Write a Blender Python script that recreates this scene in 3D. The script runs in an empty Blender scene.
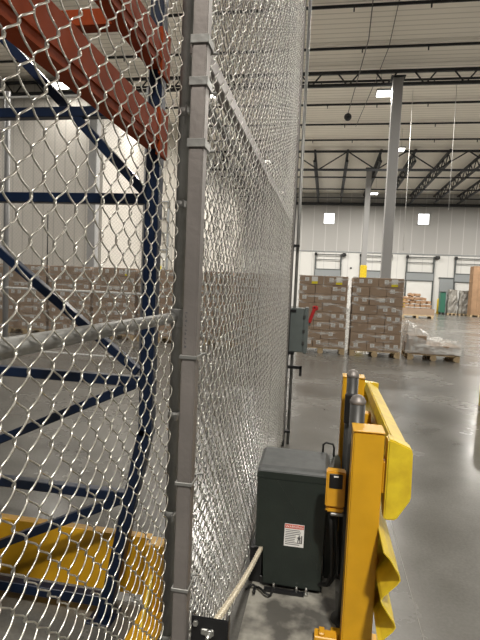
import bpy, bmesh, math, random
import numpy as np
from mathutils import Vector, Matrix
random.seed(7)
sc = bpy.context.scene
col = sc.collection
R = math.radians

# ------------------------------------------------------------------ materials
def mat(name, rgb, rough=.5, metal=0., var=0., vscale=8., bump=0., bscale=40., var2=None, coat=0., spec=.5):
    m = bpy.data.materials.new(name); m.use_nodes = True
    nt = m.node_tree; b = nt.nodes['Principled BSDF']
    b.inputs['Base Color'].default_value = (*rgb, 1)
    b.inputs['Roughness'].default_value = rough
    b.inputs['Metallic'].default_value = metal
    b.inputs['Coat Weight'].default_value = coat
    b.inputs['Specular IOR Level'].default_value = spec
    geo = nt.nodes.new('ShaderNodeNewGeometry')
    if var > 0:
        n = nt.nodes.new('ShaderNodeTexNoise'); n.inputs['Scale'].default_value = vscale
        n.inputs['Detail'].default_value = 5
        nt.links.new(geo.outputs['Position'], n.inputs['Vector'])
        r = nt.nodes.new('ShaderNodeValToRGB')
        r.color_ramp.elements[0].position = .3; r.color_ramp.elements[1].position = .7
        c2 = var2 if var2 else tuple(c * (1 - var) for c in rgb)
        r.color_ramp.elements[0].color = (*c2, 1)
        r.color_ramp.elements[1].color = (*rgb, 1)
        nt.links.new(n.outputs['Fac'], r.inputs['Fac'])
        nt.links.new(r.outputs['Color'], b.inputs['Base Color'])
    if bump > 0:
        n2 = nt.nodes.new('ShaderNodeTexNoise'); n2.inputs['Scale'].default_value = bscale
        nt.links.new(geo.outputs['Position'], n2.inputs['Vector'])
        bp = nt.nodes.new('ShaderNodeBump'); bp.inputs['Strength'].default_value = bump
        bp.inputs['Distance'].default_value = .01
        nt.links.new(n2.outputs['Fac'], bp.inputs['Height'])
        nt.links.new(bp.outputs['Normal'], b.inputs['Normal'])
    return m

def emis(name, rgb, s):
    m = bpy.data.materials.new(name); m.use_nodes = True
    b = m.node_tree.nodes['Principled BSDF']
    b.inputs['Base Color'].default_value = (*rgb, 1)
    b.inputs['Emission Color'].default_value = (*rgb, 1)
    b.inputs['Emission Strength'].default_value = s
    return m

M = {}
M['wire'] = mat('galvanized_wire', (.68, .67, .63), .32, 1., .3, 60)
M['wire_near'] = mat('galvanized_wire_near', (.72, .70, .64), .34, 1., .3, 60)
M['wire_shaded'] = mat('shade_toned_wire', (.30, .30, .29), .5, .9, .3, 60)  # darker copy of the fence wire, dimness behind the gate put into colour
M['galv'] = mat('galvanized_tube', (.31, .31, .295), .48, .6, .25, 14, .15, 60)
M['alu'] = mat('mill_aluminium', (.26, .237, .222), .5, .5, .22, 5, .1, 60)
M['darkgalv'] = mat('dull_steel_pipe', (.075, .075, .072), .42, .4, .2, 20)
M['farpost'] = mat('far_fence_post', (.32, .32, .32), .5, .4)
M['navy'] = mat('navy_rack_paint', (.005, .014, .040), .3, .0, .3, 20, spec=.45)
M['orange'] = mat('orange_beam_paint', (.29, .048, .011), .55, 0, .25, 12, spec=.1)
M['yellow'] = mat('yellow_paint', (.70, .37, .012), .42, 0, .12, 9, .05, 30)
M['yellow_bright'] = mat('yellow_gloss_paint', (.80, .61, .03), .35, 0, .3, 14, .05, 30, var2=(.60, .41, .02))
M['yellow_box'] = mat('yellow_plastic', (.72, .36, .02), .4, 0, .08, 20)
M['black'] = mat('black_steel', (.012, .012, .013), .4, 0, .3, 30)
M['rubber'] = mat('black_rubber', (.01, .01, .01), .55)
M['opgreen'] = mat('dark_green_black_cover', (.022, .030, .025), .42, 0, .25, 10, .1, 80)
M['optop'] = mat('dusty_cover_top', (.075, .08, .08), .5, 0, .3, 25, var2=(.05, .055, .055))
M['boxgrey'] = mat('grey_enclosure_paint', (.115, .135, .13), .45, .1, .12, 20)
M['red'] = mat('red_plastic', (.40, .02, .02), .4)
M['labelwhite'] = mat('label_white', (.86, .85, .82), .5)
M['labelred'] = mat('label_red', (.62, .10, .06), .5)
M['print'] = mat('printed_ink', (.10, .10, .10), .6)
M['chain'] = mat('nickel_chain', (.75, .68, .54), .45, .3, .2, 100)
M['bolt'] = mat('zinc_bolt', (.6, .6, .57), .3, .9)
M['pad'] = mat('dusty_concrete_pad', (.36, .345, .30), .55, 0, .6, 5, .3, 25, var2=(.10, .095, .085))
M['card'] = mat('brown_cardboard', (.40, .29, .205), .75, 0, .18, 3)
M['card2'] = mat('tan_cardboard', (.42, .26, .15), .75, 0, .25, 3)
M['tape'] = mat('packing_tape', (.42, .31, .22), .35)
M['wood'] = mat('pallet_wood', (.62, .47, .28), .75, 0, .3, 12)
M['yellow_tag'] = mat('yellow_sticker', (.85, .72, .02), .5)
M['ceil_dark'] = mat('dark_roof_steel', (.022, .024, .028), .6)
M['colgrey'] = mat('grey_column_paint', (.33, .33, .33), .5, 0, .06, 2)
M['doorwhite'] = mat('white_dock_door', (.72, .72, .70), .5, 0, .05, 2)
M['bandgrey'] = mat('grey_dock_band', (.26, .28, .29), .6)
M['track'] = mat('dark_door_track', (.09, .10, .10), .5, .3)
M['green'] = mat('green_cart_paint', (.03, .15, .10), .5)
M['greywrap'] = mat('wrapped_goods', (.42, .41, .38), .35, 0, .5, 3, .4, 6, var2=(.2, .19, .17))
M['lamp'] = emis('lamp_diffuser', (1., .97, .90), 9)
M['winglow'] = emis('daylight_window', (.93, .98, 1.), 2.6)
M['cable'] = mat('thin_dark_cable', (.12, .11, .10), .6)
M['skywhite'] = mat('white_pipe', (.7, .7, .68), .5)

M['pale_joint'] = mat('pale_joint_filler', (.30, .29, .27), .7)

M['bandless'] = mat('plain_wall_paint', (.55, .55, .53), .6)

def floor_mat():
    m = bpy.data.materials.new('polished_concrete'); m.use_nodes = True
    nt = m.node_tree; b = nt.nodes['Principled BSDF']
    geo = nt.nodes.new('ShaderNodeNewGeometry')
    n1 = nt.nodes.new('ShaderNodeTexNoise'); n1.inputs['Scale'].default_value = .55; n1.inputs['Detail'].default_value = 8
    n1.inputs['Roughness'].default_value = .62
    n2 = nt.nodes.new('ShaderNodeTexNoise'); n2.inputs['Scale'].default_value = 60
    for n in (n1, n2): nt.links.new(geo.outputs['Position'], n.inputs['Vector'])
    r = nt.nodes.new('ShaderNodeValToRGB')
    r.color_ramp.elements[0].position = .32; r.color_ramp.elements[1].position = .68
    r.color_ramp.elements[0].color = (.118, .114, .104, 1); r.color_ramp.elements[1].color = (.185, .179, .164, 1)
    nt.links.new(n1.outputs['Fac'], r.inputs['Fac'])
    mx = nt.nodes.new('ShaderNodeMixRGB'); mx.blend_type = 'MULTIPLY'; mx.inputs[0].default_value = .35
    nt.links.new(r.outputs['Color'], mx.inputs[1]); nt.links.new(n2.outputs['Fac'], mx.inputs[2])
    nt.links.new(mx.outputs['Color'], b.inputs['Base Color'])
    mr = nt.nodes.new('ShaderNodeMapRange')
    mr.inputs['From Min'].default_value = .3; mr.inputs['From Max'].default_value = .7
    mr.inputs['To Min'].default_value = .16; mr.inputs['To Max'].default_value = .34
    nt.links.new(n1.outputs['Fac'], mr.inputs['Value']); nt.links.new(mr.outputs['Result'], b.inputs['Roughness'])
    n3 = nt.nodes.new('ShaderNodeTexNoise'); n3.inputs['Scale'].default_value = 3.
    nt.links.new(geo.outputs['Position'], n3.inputs['Vector'])
    bp = nt.nodes.new('ShaderNodeBump'); bp.inputs['Strength'].default_value = .06; bp.inputs['Distance'].default_value = .02
    nt.links.new(n3.outputs['Fac'], bp.inputs['Height']); nt.links.new(bp.outputs['Normal'], b.inputs['Normal'])
    return m
M['floor'] = floor_mat()

def panel_mat(name, axis, pitch, c, cseam, width, up=None, zsplit=5.1, bumpd=0.0, rough=.6):
    """flat panels with a seam line every `pitch` metres along axis"""
    m = bpy.data.materials.new(name); m.use_nodes = True
    nt = m.node_tree; b = nt.nodes['Principled BSDF']; b.inputs['Roughness'].default_value = rough
    geo = nt.nodes.new('ShaderNodeNewGeometry'); sp = nt.nodes.new('ShaderNodeSeparateXYZ')
    nt.links.new(geo.outputs['Position'], sp.inputs[0])
    def math_(op, a, v=None, bb=None):
        n = nt.nodes.new('ShaderNodeMath'); n.operation = op
        nt.links.new(a, n.inputs[0])
        if v is not None: n.inputs[1].default_value = v
        if bb is not None: nt.links.new(bb, n.inputs[1])
        return n.outputs[0]
    fr = math_('FRACT', math_('DIVIDE', math_('ADD', sp.outputs[axis], 1000.), pitch))
    seam = math_('LESS_THAN', fr, width / pitch)
    base = nt.nodes.new('ShaderNodeMixRGB'); base.inputs[1].default_value = (*c, 1)
    base.inputs[2].default_value = (*(up or c), 1)
    nt.links.new(math_('GREATER_THAN', sp.outputs['Z'], zsplit), base.inputs[0])
    mx = nt.nodes.new('ShaderNodeMixRGB'); nt.links.new(seam, mx.inputs[0])
    nt.links.new(base.outputs[0], mx.inputs[1]); mx.inputs[2].default_value = (*cseam, 1)
    nt.links.new(mx.outputs[0], b.inputs['Base Color'])
    return m
M['wallback'] = panel_mat('insulated_wall_panels', 'X', 1.06, (.66, .66, .64), (.55, .55, .54), .06, up=(.41, .405, .395), zsplit=5.05)
M['wallleft'] = panel_mat('white_ribbed_wall', 'X', .5, (.58, .55, .50), (.46, .44, .40), .06)
M['deck'] = panel_mat('roof_deck', 'Y', .30, (.92, .87, .78), (.70, .66, .58), .06, zsplit=99)

def film_mat(name, white, base_op):
    m = bpy.data.materials.new(name); m.use_nodes = True
    nt = m.node_tree; out = nt.nodes['Material Output']; b = nt.nodes['Principled BSDF']
    b.inputs['Base Color'].default_value = (white, white, white * .97, 1); b.inputs['Roughness'].default_value = .18
    tr = nt.nodes.new('ShaderNodeBsdfTransparent'); mx = nt.nodes.new('ShaderNodeMixShader')
    tc = nt.nodes.new('ShaderNodeTexCoord'); mp = nt.nodes.new('ShaderNodeMapping')
    mp.inputs['Scale'].default_value = (1.6, 1.6, 7.); mp.inputs['Rotation'].default_value = (0, .12, 0)
    n = nt.nodes.new('ShaderNodeTexNoise'); n.inputs['Scale'].default_value = 1.3; n.inputs['Detail'].default_value = 6
    nt.links.new(tc.outputs['Object'], mp.inputs[0]); nt.links.new(mp.outputs[0], n.inputs['Vector'])
    r = nt.nodes.new('ShaderNodeMapRange'); r.inputs['From Min'].default_value = .52; r.inputs['From Max'].default_value = .66  # whiter noise streaks paint the film's highlights into its opacity
    r.inputs['To Min'].default_value = base_op; r.inputs['To Max'].default_value = min(1, base_op + .55)
    nt.links.new(n.outputs['Fac'], r.inputs['Value']); nt.links.new(r.outputs[0], mx.inputs[0])
    nt.links.new(tr.outputs[0], mx.inputs[1]); nt.links.new(b.outputs[0], mx.inputs[2]); nt.links.new(mx.outputs[0], out.inputs['Surface'])
    bp = nt.nodes.new('ShaderNodeBump'); bp.inputs['Strength'].default_value = .6; bp.inputs['Distance'].default_value = .03
    nt.links.new(n.outputs['Fac'], bp.inputs['Height']); nt.links.new(bp.outputs['Normal'], b.inputs['Normal'])
    return m
M['film'] = film_mat('stretch_film', .95, .0)
M['film_heavy'] = film_mat('crumpled_film', .75, .34)

# ------------------------------------------------------------------ mesh helpers
def NB(): return bmesh.new()
def box(bm, x0, x1, y0, y1, z0, z1, bev=0., mi=0, rot=None, seg=1):
    c = Vector(((x0+x1)/2, (y0+y1)/2, (z0+z1)/2))
    r = bmesh.ops.create_cube(bm, size=1)
    vs = r['verts']
    bmesh.ops.scale(bm, vec=(abs(x1-x0), abs(y1-y0), abs(z1-z0)), verts=vs)
    fs = list({f for v in vs for f in v.link_faces})
    if bev > 0:
        es = list({e for v in vs for e in v.link_edges})
        rr = bmesh.ops.bevel(bm, geom=es, offset=bev, segments=seg, affect='EDGES')
        fs = list({f for f in rr['faces']} | {f for f in fs if f.is_valid})
        vs = list({v for f in fs for v in f.verts})
    if rot is not None: bmesh.ops.rotate(bm, cent=(0, 0, 0), matrix=rot, verts=vs)
    bmesh.ops.translate(bm, vec=c, verts=vs)
    for f in fs: f.material_index = mi
    return vs
def bar(bm, a, b, w, h, up=(0, 0, 1), bev=0.):
    """rectangular bar from a to b, w across, h along up"""
    a = Vector(a); b = Vector(b); d = (b-a); L = d.length; d.normalize()
    up = Vector(up); s = d.cross(up)
    if s.length < 1e-4: s = d.cross(Vector((1, 0, 0)))
    s.normalize(); u = s.cross(d)
    vs = box(bm, -w/2, w/2, -L/2, L/2, -h/2, h/2, bev)
    m = Matrix((s, d, u)).transposed()
    bmesh.ops.rotate(bm, cent=(0, 0, 0), matrix=m, verts=vs)
    bmesh.ops.translate(bm, vec=(a+b)/2, verts=vs)
def tube(bm, pts, r, n=10, closed=False, cap=True):
    pts = [Vector(p) for p in pts]; rings = []
    N = len(pts); prev = None
    for i, p in enumerate(pts):
        if closed: t = pts[(i+1) % N] - pts[i-1]
        else: t = pts[min(i+1, N-1)] - pts[max(i-1, 0)]
        t.normalize()
        if prev is None:
            s = t.cross(Vector((0, 0, 1)))
            if s.length < 1e-3: s = t.cross(Vector((0, 1, 0)))
        else: s = prev - t * prev.dot(t)
        s.normalize(); prev = s; u = t.cross(s)
        rr = r[i] if isinstance(r, (list, tuple)) else r
        rings.append([bm.verts.new(p + s*math.cos(2*math.pi*k/n)*rr + u*math.sin(2*math.pi*k/n)*rr) for k in range(n)])
    M_ = N if closed else N-1
    for i in range(M_):
        A, B = rings[i], rings[(i+1) % N]
        for k in range(n):
            f = bm.faces.new((A[k], A[(k+1) % n], B[(k+1) % n], B[k])); f.smooth = True
    if cap and not closed:
        bm.faces.new(rings[0][::-1]); bm.faces.new(rings[-1])
def lathe(bm, prof, cx, cy, n=24):
    """prof: (r,z) from bottom to top"""
    rings = []
    for r, z in prof:
        rings.append([bm.verts.new((cx + r*math.cos(2*math.pi*k/n), cy + r*math.sin(2*math.pi*k/n), z)) for k in range(n)])
    for A, B in zip(rings, rings[1:]):
        for k in range(n):
            f = bm.faces.new((A[k], A[(k+1) % n], B[(k+1) % n], B[k])); f.smooth = True
    bm.faces.new(rings[0][::-1]); bm.faces.new(rings[-1])
def prism(bm, poly, axis, a, b, mi=0, smooth=False):
    """extrude 2D polygon along axis 'x','y','z' between a and b"""
    def P(u, v, w):
        return {'y': (u, w, v), 'x': (w, u, v), 'z': (u, v, w)}[axis]
    A = [bm.verts.new(P(u, v, a)) for u, v in poly]; B = [bm.verts.new(P(u, v, b)) for u, v in poly]
    n = len(poly); fs = []
    for i in range(n):
        f = bm.faces.new((A[i], A[(i+1) % n], B[(i+1) % n], B[i])); f.smooth = smooth; fs.append(f)
    fs.append(bm.faces.new(A[::-1])); fs.append(bm.faces.new(B))
    for f in fs: f.material_index = mi
    bmesh.ops.recalc_face_normals(bm, faces=fs)
def smooth_all(bm):
    for f in bm.faces: f.smooth = True

def wloc(p):
    v = Vector((0, 0, 0))
    while p is not None: v += p.location; p = p.parent
    return v
def obj(name, bm, m, parent=None, loc=None):
    """bmesh in world coordinates -> one mesh object"""
    if loc is None:
        loc = wloc(parent) if parent else None
        if loc is None:
            bm.verts.ensure_lookup_table()
            xs = [v.co for v in bm.verts]
            mn = Vector((min(c.x for c in xs), min(c.y for c in xs), min(c.z for c in xs)))
            mxx = Vector((max(c.x for c in xs), max(c.y for c in xs), 0))
            loc = Vector(((mn.x+mxx.x)/2, (mn.y+mxx.y)/2, mn.z))
    for v in bm.verts: v.co -= loc
    me = bpy.data.meshes.new(name); bm.to_mesh(me); bm.free()
    for mm in (m if isinstance(m, (list, tuple)) else [m]): me.materials.append(mm)
    o = bpy.data.objects.new(name, me); col.objects.link(o)
    if parent: o.parent = parent
    else: o.location = loc
    return o
def thing(name, label, cat, loc=(0, 0, 0), group=None):
    o = bpy.data.objects.new(name, None); col.objects.link(o); o.location = loc
    o.empty_display_size = .1
    o['label'] = label; o['category'] = cat
    if group: o['group'] = group
    return o
def tag(o, label, cat, group=None):
    o['label'] = label; o['category'] = cat
    if group: o['group'] = group
    return o
def struct(o, label=None, cat=None):
    o['kind'] = 'structure'
    if label: o['label'] = label
    if cat: o['category'] = cat
    return o
def dup(root, loc, label=None, group=None, skip='~'):
    r = root.copy(); col.objects.link(r); r.location = loc
    if label: r['label'] = label
    if group: r['group'] = group
    for ch in list(root.children):
        if ch.name.startswith(skip): continue
        c = ch.copy(); col.objects.link(c); c.parent = r
        for g in list(ch.children):
            d = g.copy(); col.objects.link(d); d.parent = c
    return r

# ------------------------------------------------------------------ setting
bm = NB(); box(bm, -45, 32, -9, 45.2, -.2, 0); struct(obj('floor', bm, M['floor']), 'grey polished concrete warehouse floor', 'floor')
bm = NB(); box(bm, -45, 32, -9, 45.6, 10.2, 10.4); struct(obj('ceiling', bm, M['deck']), 'cream ribbed steel roof deck', 'ceiling')
bm = NB(); box(bm, -8.2, 32, 45.0, 45.4, 0, 10.2); struct(obj('wall_back', bm, M['wallback']), 'panelled dock wall, white below and grey above', 'wall')
bm = NB(); box(bm, -45, -9.7, 20.0, 20.3, 0, 10.2); box(bm, -10.0, -9.7, 20.3, 26.0, 0, 10.2); box(bm, -10.0, -7.8, 26.0, 26.3, 0, 10.2); box(bm, -12.9, -9.7, 26.0, 26.3, 0, 10.2) if False else None
struct(obj('wall_left', bm, M['wallleft']), 'off white ribbed wall behind the left row of pallets', 'wall')
bm = NB(); box(bm, -8.1, -7.8, 26.3, 45.0, 0, 10.2); struct(obj('wall_side', bm, M['wallleft']), 'white wall joining the left wall to the dock wall', 'wall')
bm = NB(); box(bm, 32, 32.3, -9, 45.6, 0, 10.2); struct(obj('wall_right', bm, M['bandless']), 'plain light wall far to the right', 'wall')
# floor control joint and crack line
bm = NB(); box(bm, .5315, .5345, 0., 8.6, 0.0, .001); struct(obj('trim_1', bm, M['pale_joint']), 'thin pale joint line in the floor', 'joint')
# ledge line on the dock wall
bm = NB(); box(bm, -7.8, 32, 44.93, 45.0, 5.0, 5.07); struct(obj('trim_2', bm, M['bandgrey']), 'thin ledge running along the dock wall', 'trim')
bm = NB(); box(bm, -7.8, 32, 44.6, 45.0, 9.12, 9.32); struct(obj('trim_3', bm, M['ceil_dark']), 'dark edge beam at the top of the dock wall', 'trim')
# pad under operator
bm = NB()
e_ = M['pad'].node_tree.nodes['Color Ramp'].color_ramp.elements; e_[0].position = .44; e_[1].position = .60
pp = [(-.31, 1.2), (.12, 1.2), (.15, 1.8), (.13, 2.3), (.14, 3.0), (-.31, 3.05)]
prism(bm, pp, 'z', 0.0, .004); struct(obj('trim_4', bm, M['pad']), 'dusty stained concrete strip under the gate operator', 'pad')

# roof joists along x
jys = [5.1, 7.7, 10.3, 12.9, 15.5, 18.1, 20.9, 23.4, 26.15, 28.8]
for i, y in enumerate(jys):
    lab = ['first', 'second', 'third', 'fourth', 'fifth', 'sixth', 'seventh', 'eighth', 'ninth', 'tenth'][len(jys)-1-i]
    t = thing('roof_joist', 'slim dark roof joist, %s one counted from the far truss towards the camera' % lab, 'roof joist', (0, y, 9.9), 'slim joists under the cream roof deck')
    bm = NB(); box(bm, -40, 30, y-.02, y+.02, 10.02, 10.08); box(bm, -40, 30, y-.03, y+.03, 10.08, 10.1); obj('beam', bm, M['ceil_dark'], t)
    for k in range(-4, 5):
        x = 2.2*k + (y*1.7) % 2
        bm = NB(); box(bm, x-.02, x+.02, y-.02, y+.02, 9.90, 10.02); obj('hanger', bm, M['ceil_dark'], t)

def truss_x(y, z0, z1, x0, x1, pitch, chord, label, k_style=False, hw=.42):
    t = thing('roof_truss', label, 'roof truss', (0, y, z0))
    bm = NB(); box(bm, x0, x1, y-chord, y+chord, z1-2*chord, z1); obj('top_chord', bm, M['ceil_dark'], t)
    bm = NB(); box(bm, x0, x1, y-chord, y+chord, z0, z0+2*chord); obj('bottom_chord', bm, M['ceil_dark'], t)
    if k_style:
        first = None; m_ = -19.5
        while m_ < 21:
            if first is None:
                bm = NB(); tube(bm, [(m_-hw, y, z1-chord), (m_-.03, y, z0+chord), (m_+.03, y, z0+chord), (m_+hw, y, z1-chord)], .03, 6)
                first = obj('web_brace', bm, M['ceil_dark'], t); dx = m_
            else:
                c = first.copy(); col.objects.link(c); c.parent = t; c.location = (m_-dx, 0, 0)
            m_ += pitch
    else:
        bm = NB(); x = x0; pts = []
        while x < x1-pitch: pts += [(x, y, z0+chord), (x+pitch/2, y, z1-chord)]; x += pitch
        tube(bm, pts, .045, 6); obj('web', bm, M['ceil_dark'], t)
truss_x(19.85, 9.44, 10.02, -40, 30, 1.42, .055, 'dark steel truss crossing the roof at the tall grey column', True)
truss_x(30.5, 8.75, 9.95, -7.7, 30, 3.4, .06, 'deeper dark truss with zigzag web at the start of the dock bay')
# joists along y in the dock bay
def ytruss(x0):
    t = thing('bay_joist', '', 'roof joist', (x0, 30.6, 9.3), 'joists running to the dock wall')
    bm = NB(); box(bm, x0-.07, x0+.07, 30.6, 44.8, 9.92, 10.04); obj('top_chord', bm, M['ceil_dark'], t)
    bm = NB(); box(bm, x0-.07, x0+.07, 30.6, 44.6, 9.3, 9.4); obj('bottom_chord', bm, M['ceil_dark'], t)
    bm = NB(); y = 30.6; pts = []
    k = 0
    while y < 44.6:
        pts.append((x0, y, 9.35 if k % 2 == 0 else 9.97)); y += .65; k += 1
    for a, b in zip(pts, pts[1:]): tube(bm, [a, b], .035, 5)
    obj('web', bm, M['ceil_dark'], t)
    return t
xs = [-7.0+1.95*k for k in range(14)]
t0 = None
names = [s for s in ('first','second','third','fourth','fifth','sixth','seventh','eighth','ninth','tenth','eleventh','twelfth','thirteenth','fourteenth')]
for i, x in enumerate(xs):
    lab = 'dark open web joist to the dock wall, %s from the fence' % names[i]
    if t0 is None: t0 = ytruss(x); t0['label'] = lab
    else: dup(t0, (x, 30.6, 9.3), lab)
for j, y in enumerate((34.5, 38.5, 42.)):
    bm = NB(); box(bm, -7.8, 30, y-.05, y+.05, 9.22, 9.30)
    tag(obj('bridging_bar', bm, M['ceil_dark']), 'thin dark bridging bar under the dock bay joists, %s' % ('nearest', 'middle', 'farthest, close to the wall')[j], 'roof bar', 'bridging bars')

# columns
def column(x, y, w, h, label, sleeve=None):
    t = thing('building_column', label, 'column', (x, y, 0))
    bm = NB(); box(bm, x-w/2, x+w/2, y-w/2, y+w/2, 0, h, .02); obj('shaft', bm, M['colgrey'], t)
    bm = NB(); box(bm, x-w*.8, x+w*.8, y-w*.8, y+w*.8, 0, .03); obj('base_plate', bm, M['colgrey'], t)
    bm = NB(); box(bm, x-w*.7, x+w*.7, y-w*.7, y+w*.7, h, h+.04); obj('cap_plate', bm, M['ceil_dark'], t)
    if sleeve:
        bm = NB(); box(bm, x-w/2-.05, x+w/2+.05, y-w/2-.05, y+w/2+.05, .03, sleeve, .05); obj('protective_sleeve', bm, M['yellow_bright'], t)
column(2.16, 19.3, .36, 9.46, 'tall grey square steel column rising behind the right wrapped stack')
column(2.35, 34.0, .34, 9.7, 'slimmer far column with a yellow sleeve at its foot', 3.35)
column(-9.45, 18.7, .34, 10.1, 'grey column behind the left row of pallets, seen through the fence')

# dock wall: windows, doors
def window(n, x, z, y=45.):
    bm = NB(); w = 1.0
    for a in ((x, x+w, z, z+.06), (x, x+w, z+w-.06, z+w), (x, x+.06, z, z+w), (x+w-.06, x+w, z, z+w)): box(bm, a[0], a[1], y-.08, y-.0, a[2], a[3])
    f = struct(obj('window_%d' % n, bm, M['doorwhite']), 'small bright square window high in the dock wall', 'window')
    for k in range(2):
        bm = NB(); box(bm, x+.06+k*.46, x+.48+k*.46, y-.03, y-.01, z+.05, z+w-.05); obj('pane', bm, M['winglow'], f)
    bm = NB(); box(bm, x+.48, x+.52, y-.07, y-.0, z+.05, z+w-.05); obj('mullion', bm, M['doorwhite'], f)
window(1, -.62, 7.45); window(2, 7.42, 7.55); window(3, 15.4, 7.55)
def dock_door(n, xc, y=45., w=2.25, top=4.85):
    bm = NB(); h = 3.1
    box(bm, xc-w/2+.05, xc+w/2-.05, y-.10, y-.02, 0, h)
    for k in range(1, 6): box(bm, xc-w/2+.05, xc+w/2-.05, y-.115, y-.1, k*h/6-.02, k*h/6+.02)
    d = struct(obj('door_%d' % n, bm, M['doorwhite']), 'white sectional dock door with a grey band across its head', 'door')
    bm = NB()
    for s in (-1, 1): box(bm, xc+s*w/2-.06, xc+s*w/2+.06, y-.16, y-.01, 0, top, .01)
    obj('track', bm, M['track'], d)
    bm = NB(); box(bm, xc-w/2, xc+w/2, y-.18, y-.08, 2.75, 3.45); obj('header_band', bm, M['bandgrey'], d)
    bm = NB(); box(bm, xc-w/2, xc+w/2, y-.2, y-.1, 2.72, 2.78); box(bm, xc-w/2, xc+w/2, y-.2, y-.1, 3.4, 3.48); obj('band_edge', bm, M['track'], d)
    bm = NB(); tube(bm, [(xc-w/2-.1, y-.18, top-.1), (xc+w/2+.25, y-.18, top-.1)], .04, 8); tube(bm, [(xc-w/2, y-.15, top-.55), (xc+w/2, y-.15, top-.55)], .03, 8); obj('torsion_bar', bm, M['track'], d)
    bm = NB(); box(bm, xc+w/2+.08, xc+w/2+.42, y-.35, y-.05, top-.22, top+.06, .03); obj('motor', bm, M['black'], d)
    bm = NB(); box(bm, xc-w/2-.1, xc-w/2+.12, y-.3, y-.05, top-.2, top+.06, .03); obj('drum', bm, M['black'], d)
for n, xc in enumerate((0., 3.95, 7.9, 11.9, 15.9)): dock_door(n+1, xc)
# small signs between doors
bm = NB(); box(bm, 1.95, 2.1, 44.95, 45., 3.55, 3.7); tag(obj('wall_sensor', bm, M['black']), 'tiny black square fitting on the dock wall left of the far column', 'wall fitting')
# grey entry recess right of the third door
bm = NB(); box(bm, 9.6, 11., 44.9, 45., 0, 3.0, .01); d = struct(obj('door_6', bm, M['bandgrey']), 'grey service door panel right of the third dock door', 'door')
bm = NB(); box(bm, 9.5, 11.1, 44.86, 45., 3.0, 3.1); obj('door_frame', bm, M['track'], d)
# left wall dock door frame
bm = NB(); box(bm, -9.65, -8.75, 25.9, 25.98, 0, 3.2); d = struct(obj('door_7', bm, M['doorwhite']), 'white door in a tall track frame on the left wall', 'door')
bm = NB()
for x in (-9.62, -8.7): box(bm, x-.04, x+.04, 25.82, 25.97, 0, 6.05)
for z in (6.0, 5.1, 4.3, 3.4): box(bm, -9.62, -8.7, 25.86, 25.94, z-.03, z+.03)
obj('track', bm, M['bandgrey'], d)
bm = NB(); box(bm, -9.3, -9.0, 25.8, 25.9, 2.2, 2.5, .01); obj('notice', bm, M['yellow_tag'], d)

# bollards by the dock doors
for (x, y, w) in ((6.55, 43.6, 'left'), (9.3, 43.4, 'right')):
    t = thing('bollard', 'short yellow bollard on the %s side of the third dock door' % w, 'bollard', (x, y, 0), 'dock bollards')
    bm = NB(); lathe(bm, [(.13, 0), (.13, 1.15), (.11, 1.25), (.05, 1.3)], x, y, 16); obj('post', bm, M['yellow_bright'], t)
    bm = NB(); lathe(bm, [(.2, 0), (.2, .02)], x, y, 16); obj('base_plate', bm, M['yellow_bright'], t)
# yellow guard at the right frame edge
t = thing('column_guard', 'yellow guard post with a black band at the right edge', 'guard post', (2.43, 7.6, 0))
bm = NB(); lathe(bm, [(.14, 0), (.14, .5)], 2.43, 7.6, 24); obj('lower_sleeve', bm, M['yellow_bright'], t)
bm = NB(); lathe(bm, [(.145, .5), (.145, .56)], 2.43, 7.6, 24); obj('band', bm, M['black'], t)
bm = NB(); lathe(bm, [(.14, .56), (.14, .72), (.12, .77), (.06, .80)], 2.43, 7.6, 24); obj('upper_sleeve', bm, M['yellow_bright'], t)

# ------------------------------------------------------------------ ceiling lights
def light(x, y, z=9.45, label='', p=430, vis=True, rot=0):
    t = thing('high_bay_light', label, 'ceiling light', (x, y, z), 'high bay lights')
    bm = NB(); box(bm, x-.36, x+.36, y-.32, y+.32, z, z+.08, .02); obj('housing', bm, M['bandgrey'], t)
    bm = NB(); box(bm, x-.32, x+.32, y-.28, y+.28, z-.02, z); obj('diffuser', bm, M['lamp'], t)
    bm = NB()
    for s in (-1, 1): tube(bm, [(x+s*.18, y, z+.08), (x+s*.18, y, 10.2)], .006, 5)
    obj('suspension_cable', bm, M['cable'], t)
    L = bpy.data.lights.new('high_bay_lamp', 'AREA'); L.shape = 'RECTANGLE'; L.size = .64; L.size_y = .56
    L.energy = p; L.color = (1., .95, .87)
    o = bpy.data.objects.new('lamp', L); col.objects.link(o); o.parent = t; o.location = (0, 0, -.04)
def at_height(x, y, z0, z): k = (z-1.6)/(z0-1.6); return x*k, y*k      # same bearing from the eye, other mounting height
lights = [(1.85, 20.5, 9.4, 'beside the tall grey column top'), (3.28, 27.3, 9.1, 'just right of the tall column'),
          (3.12, 39.3, 9.1, 'near the dock wall by the far column'),
          (-8.9, 23.0, 9.0, 'seen through the fence in front of the left wall'), (-11.2, 18.9, 9.4, 'seen through the upper left of the fence')]
for x, y, z, l in lights: light(x, y, z, label='rectangular high bay light ' + l, p=70 if x < -5 else 620)
hid = [(2.0, 12.2), (-4.9, 11.6), (-4.9, 20.2), (9., 12.2), (9.2, 20.4), (11.6, 27.5), (11.6, 37.7), (16.5, 12), (16.5, 22), (17, 29.5), (17, 37.7),
       (-11.7, 11.6), (-18.5, 7), (-18.5, 16.5), (-4., 29.5), (-4., 38.8), (9, -4.5), (-5, -4.5)]
for i, (x, y) in enumerate(hid): light(x, y, 9.4 if y < 27 else 9.05, label='rectangular high bay light outside the view', p=640 if y > 18 else 270)
light(1.6, -4.0, 9.4, label='rectangular high bay light outside the view, overhead behind the viewer', p=1500)

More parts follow.
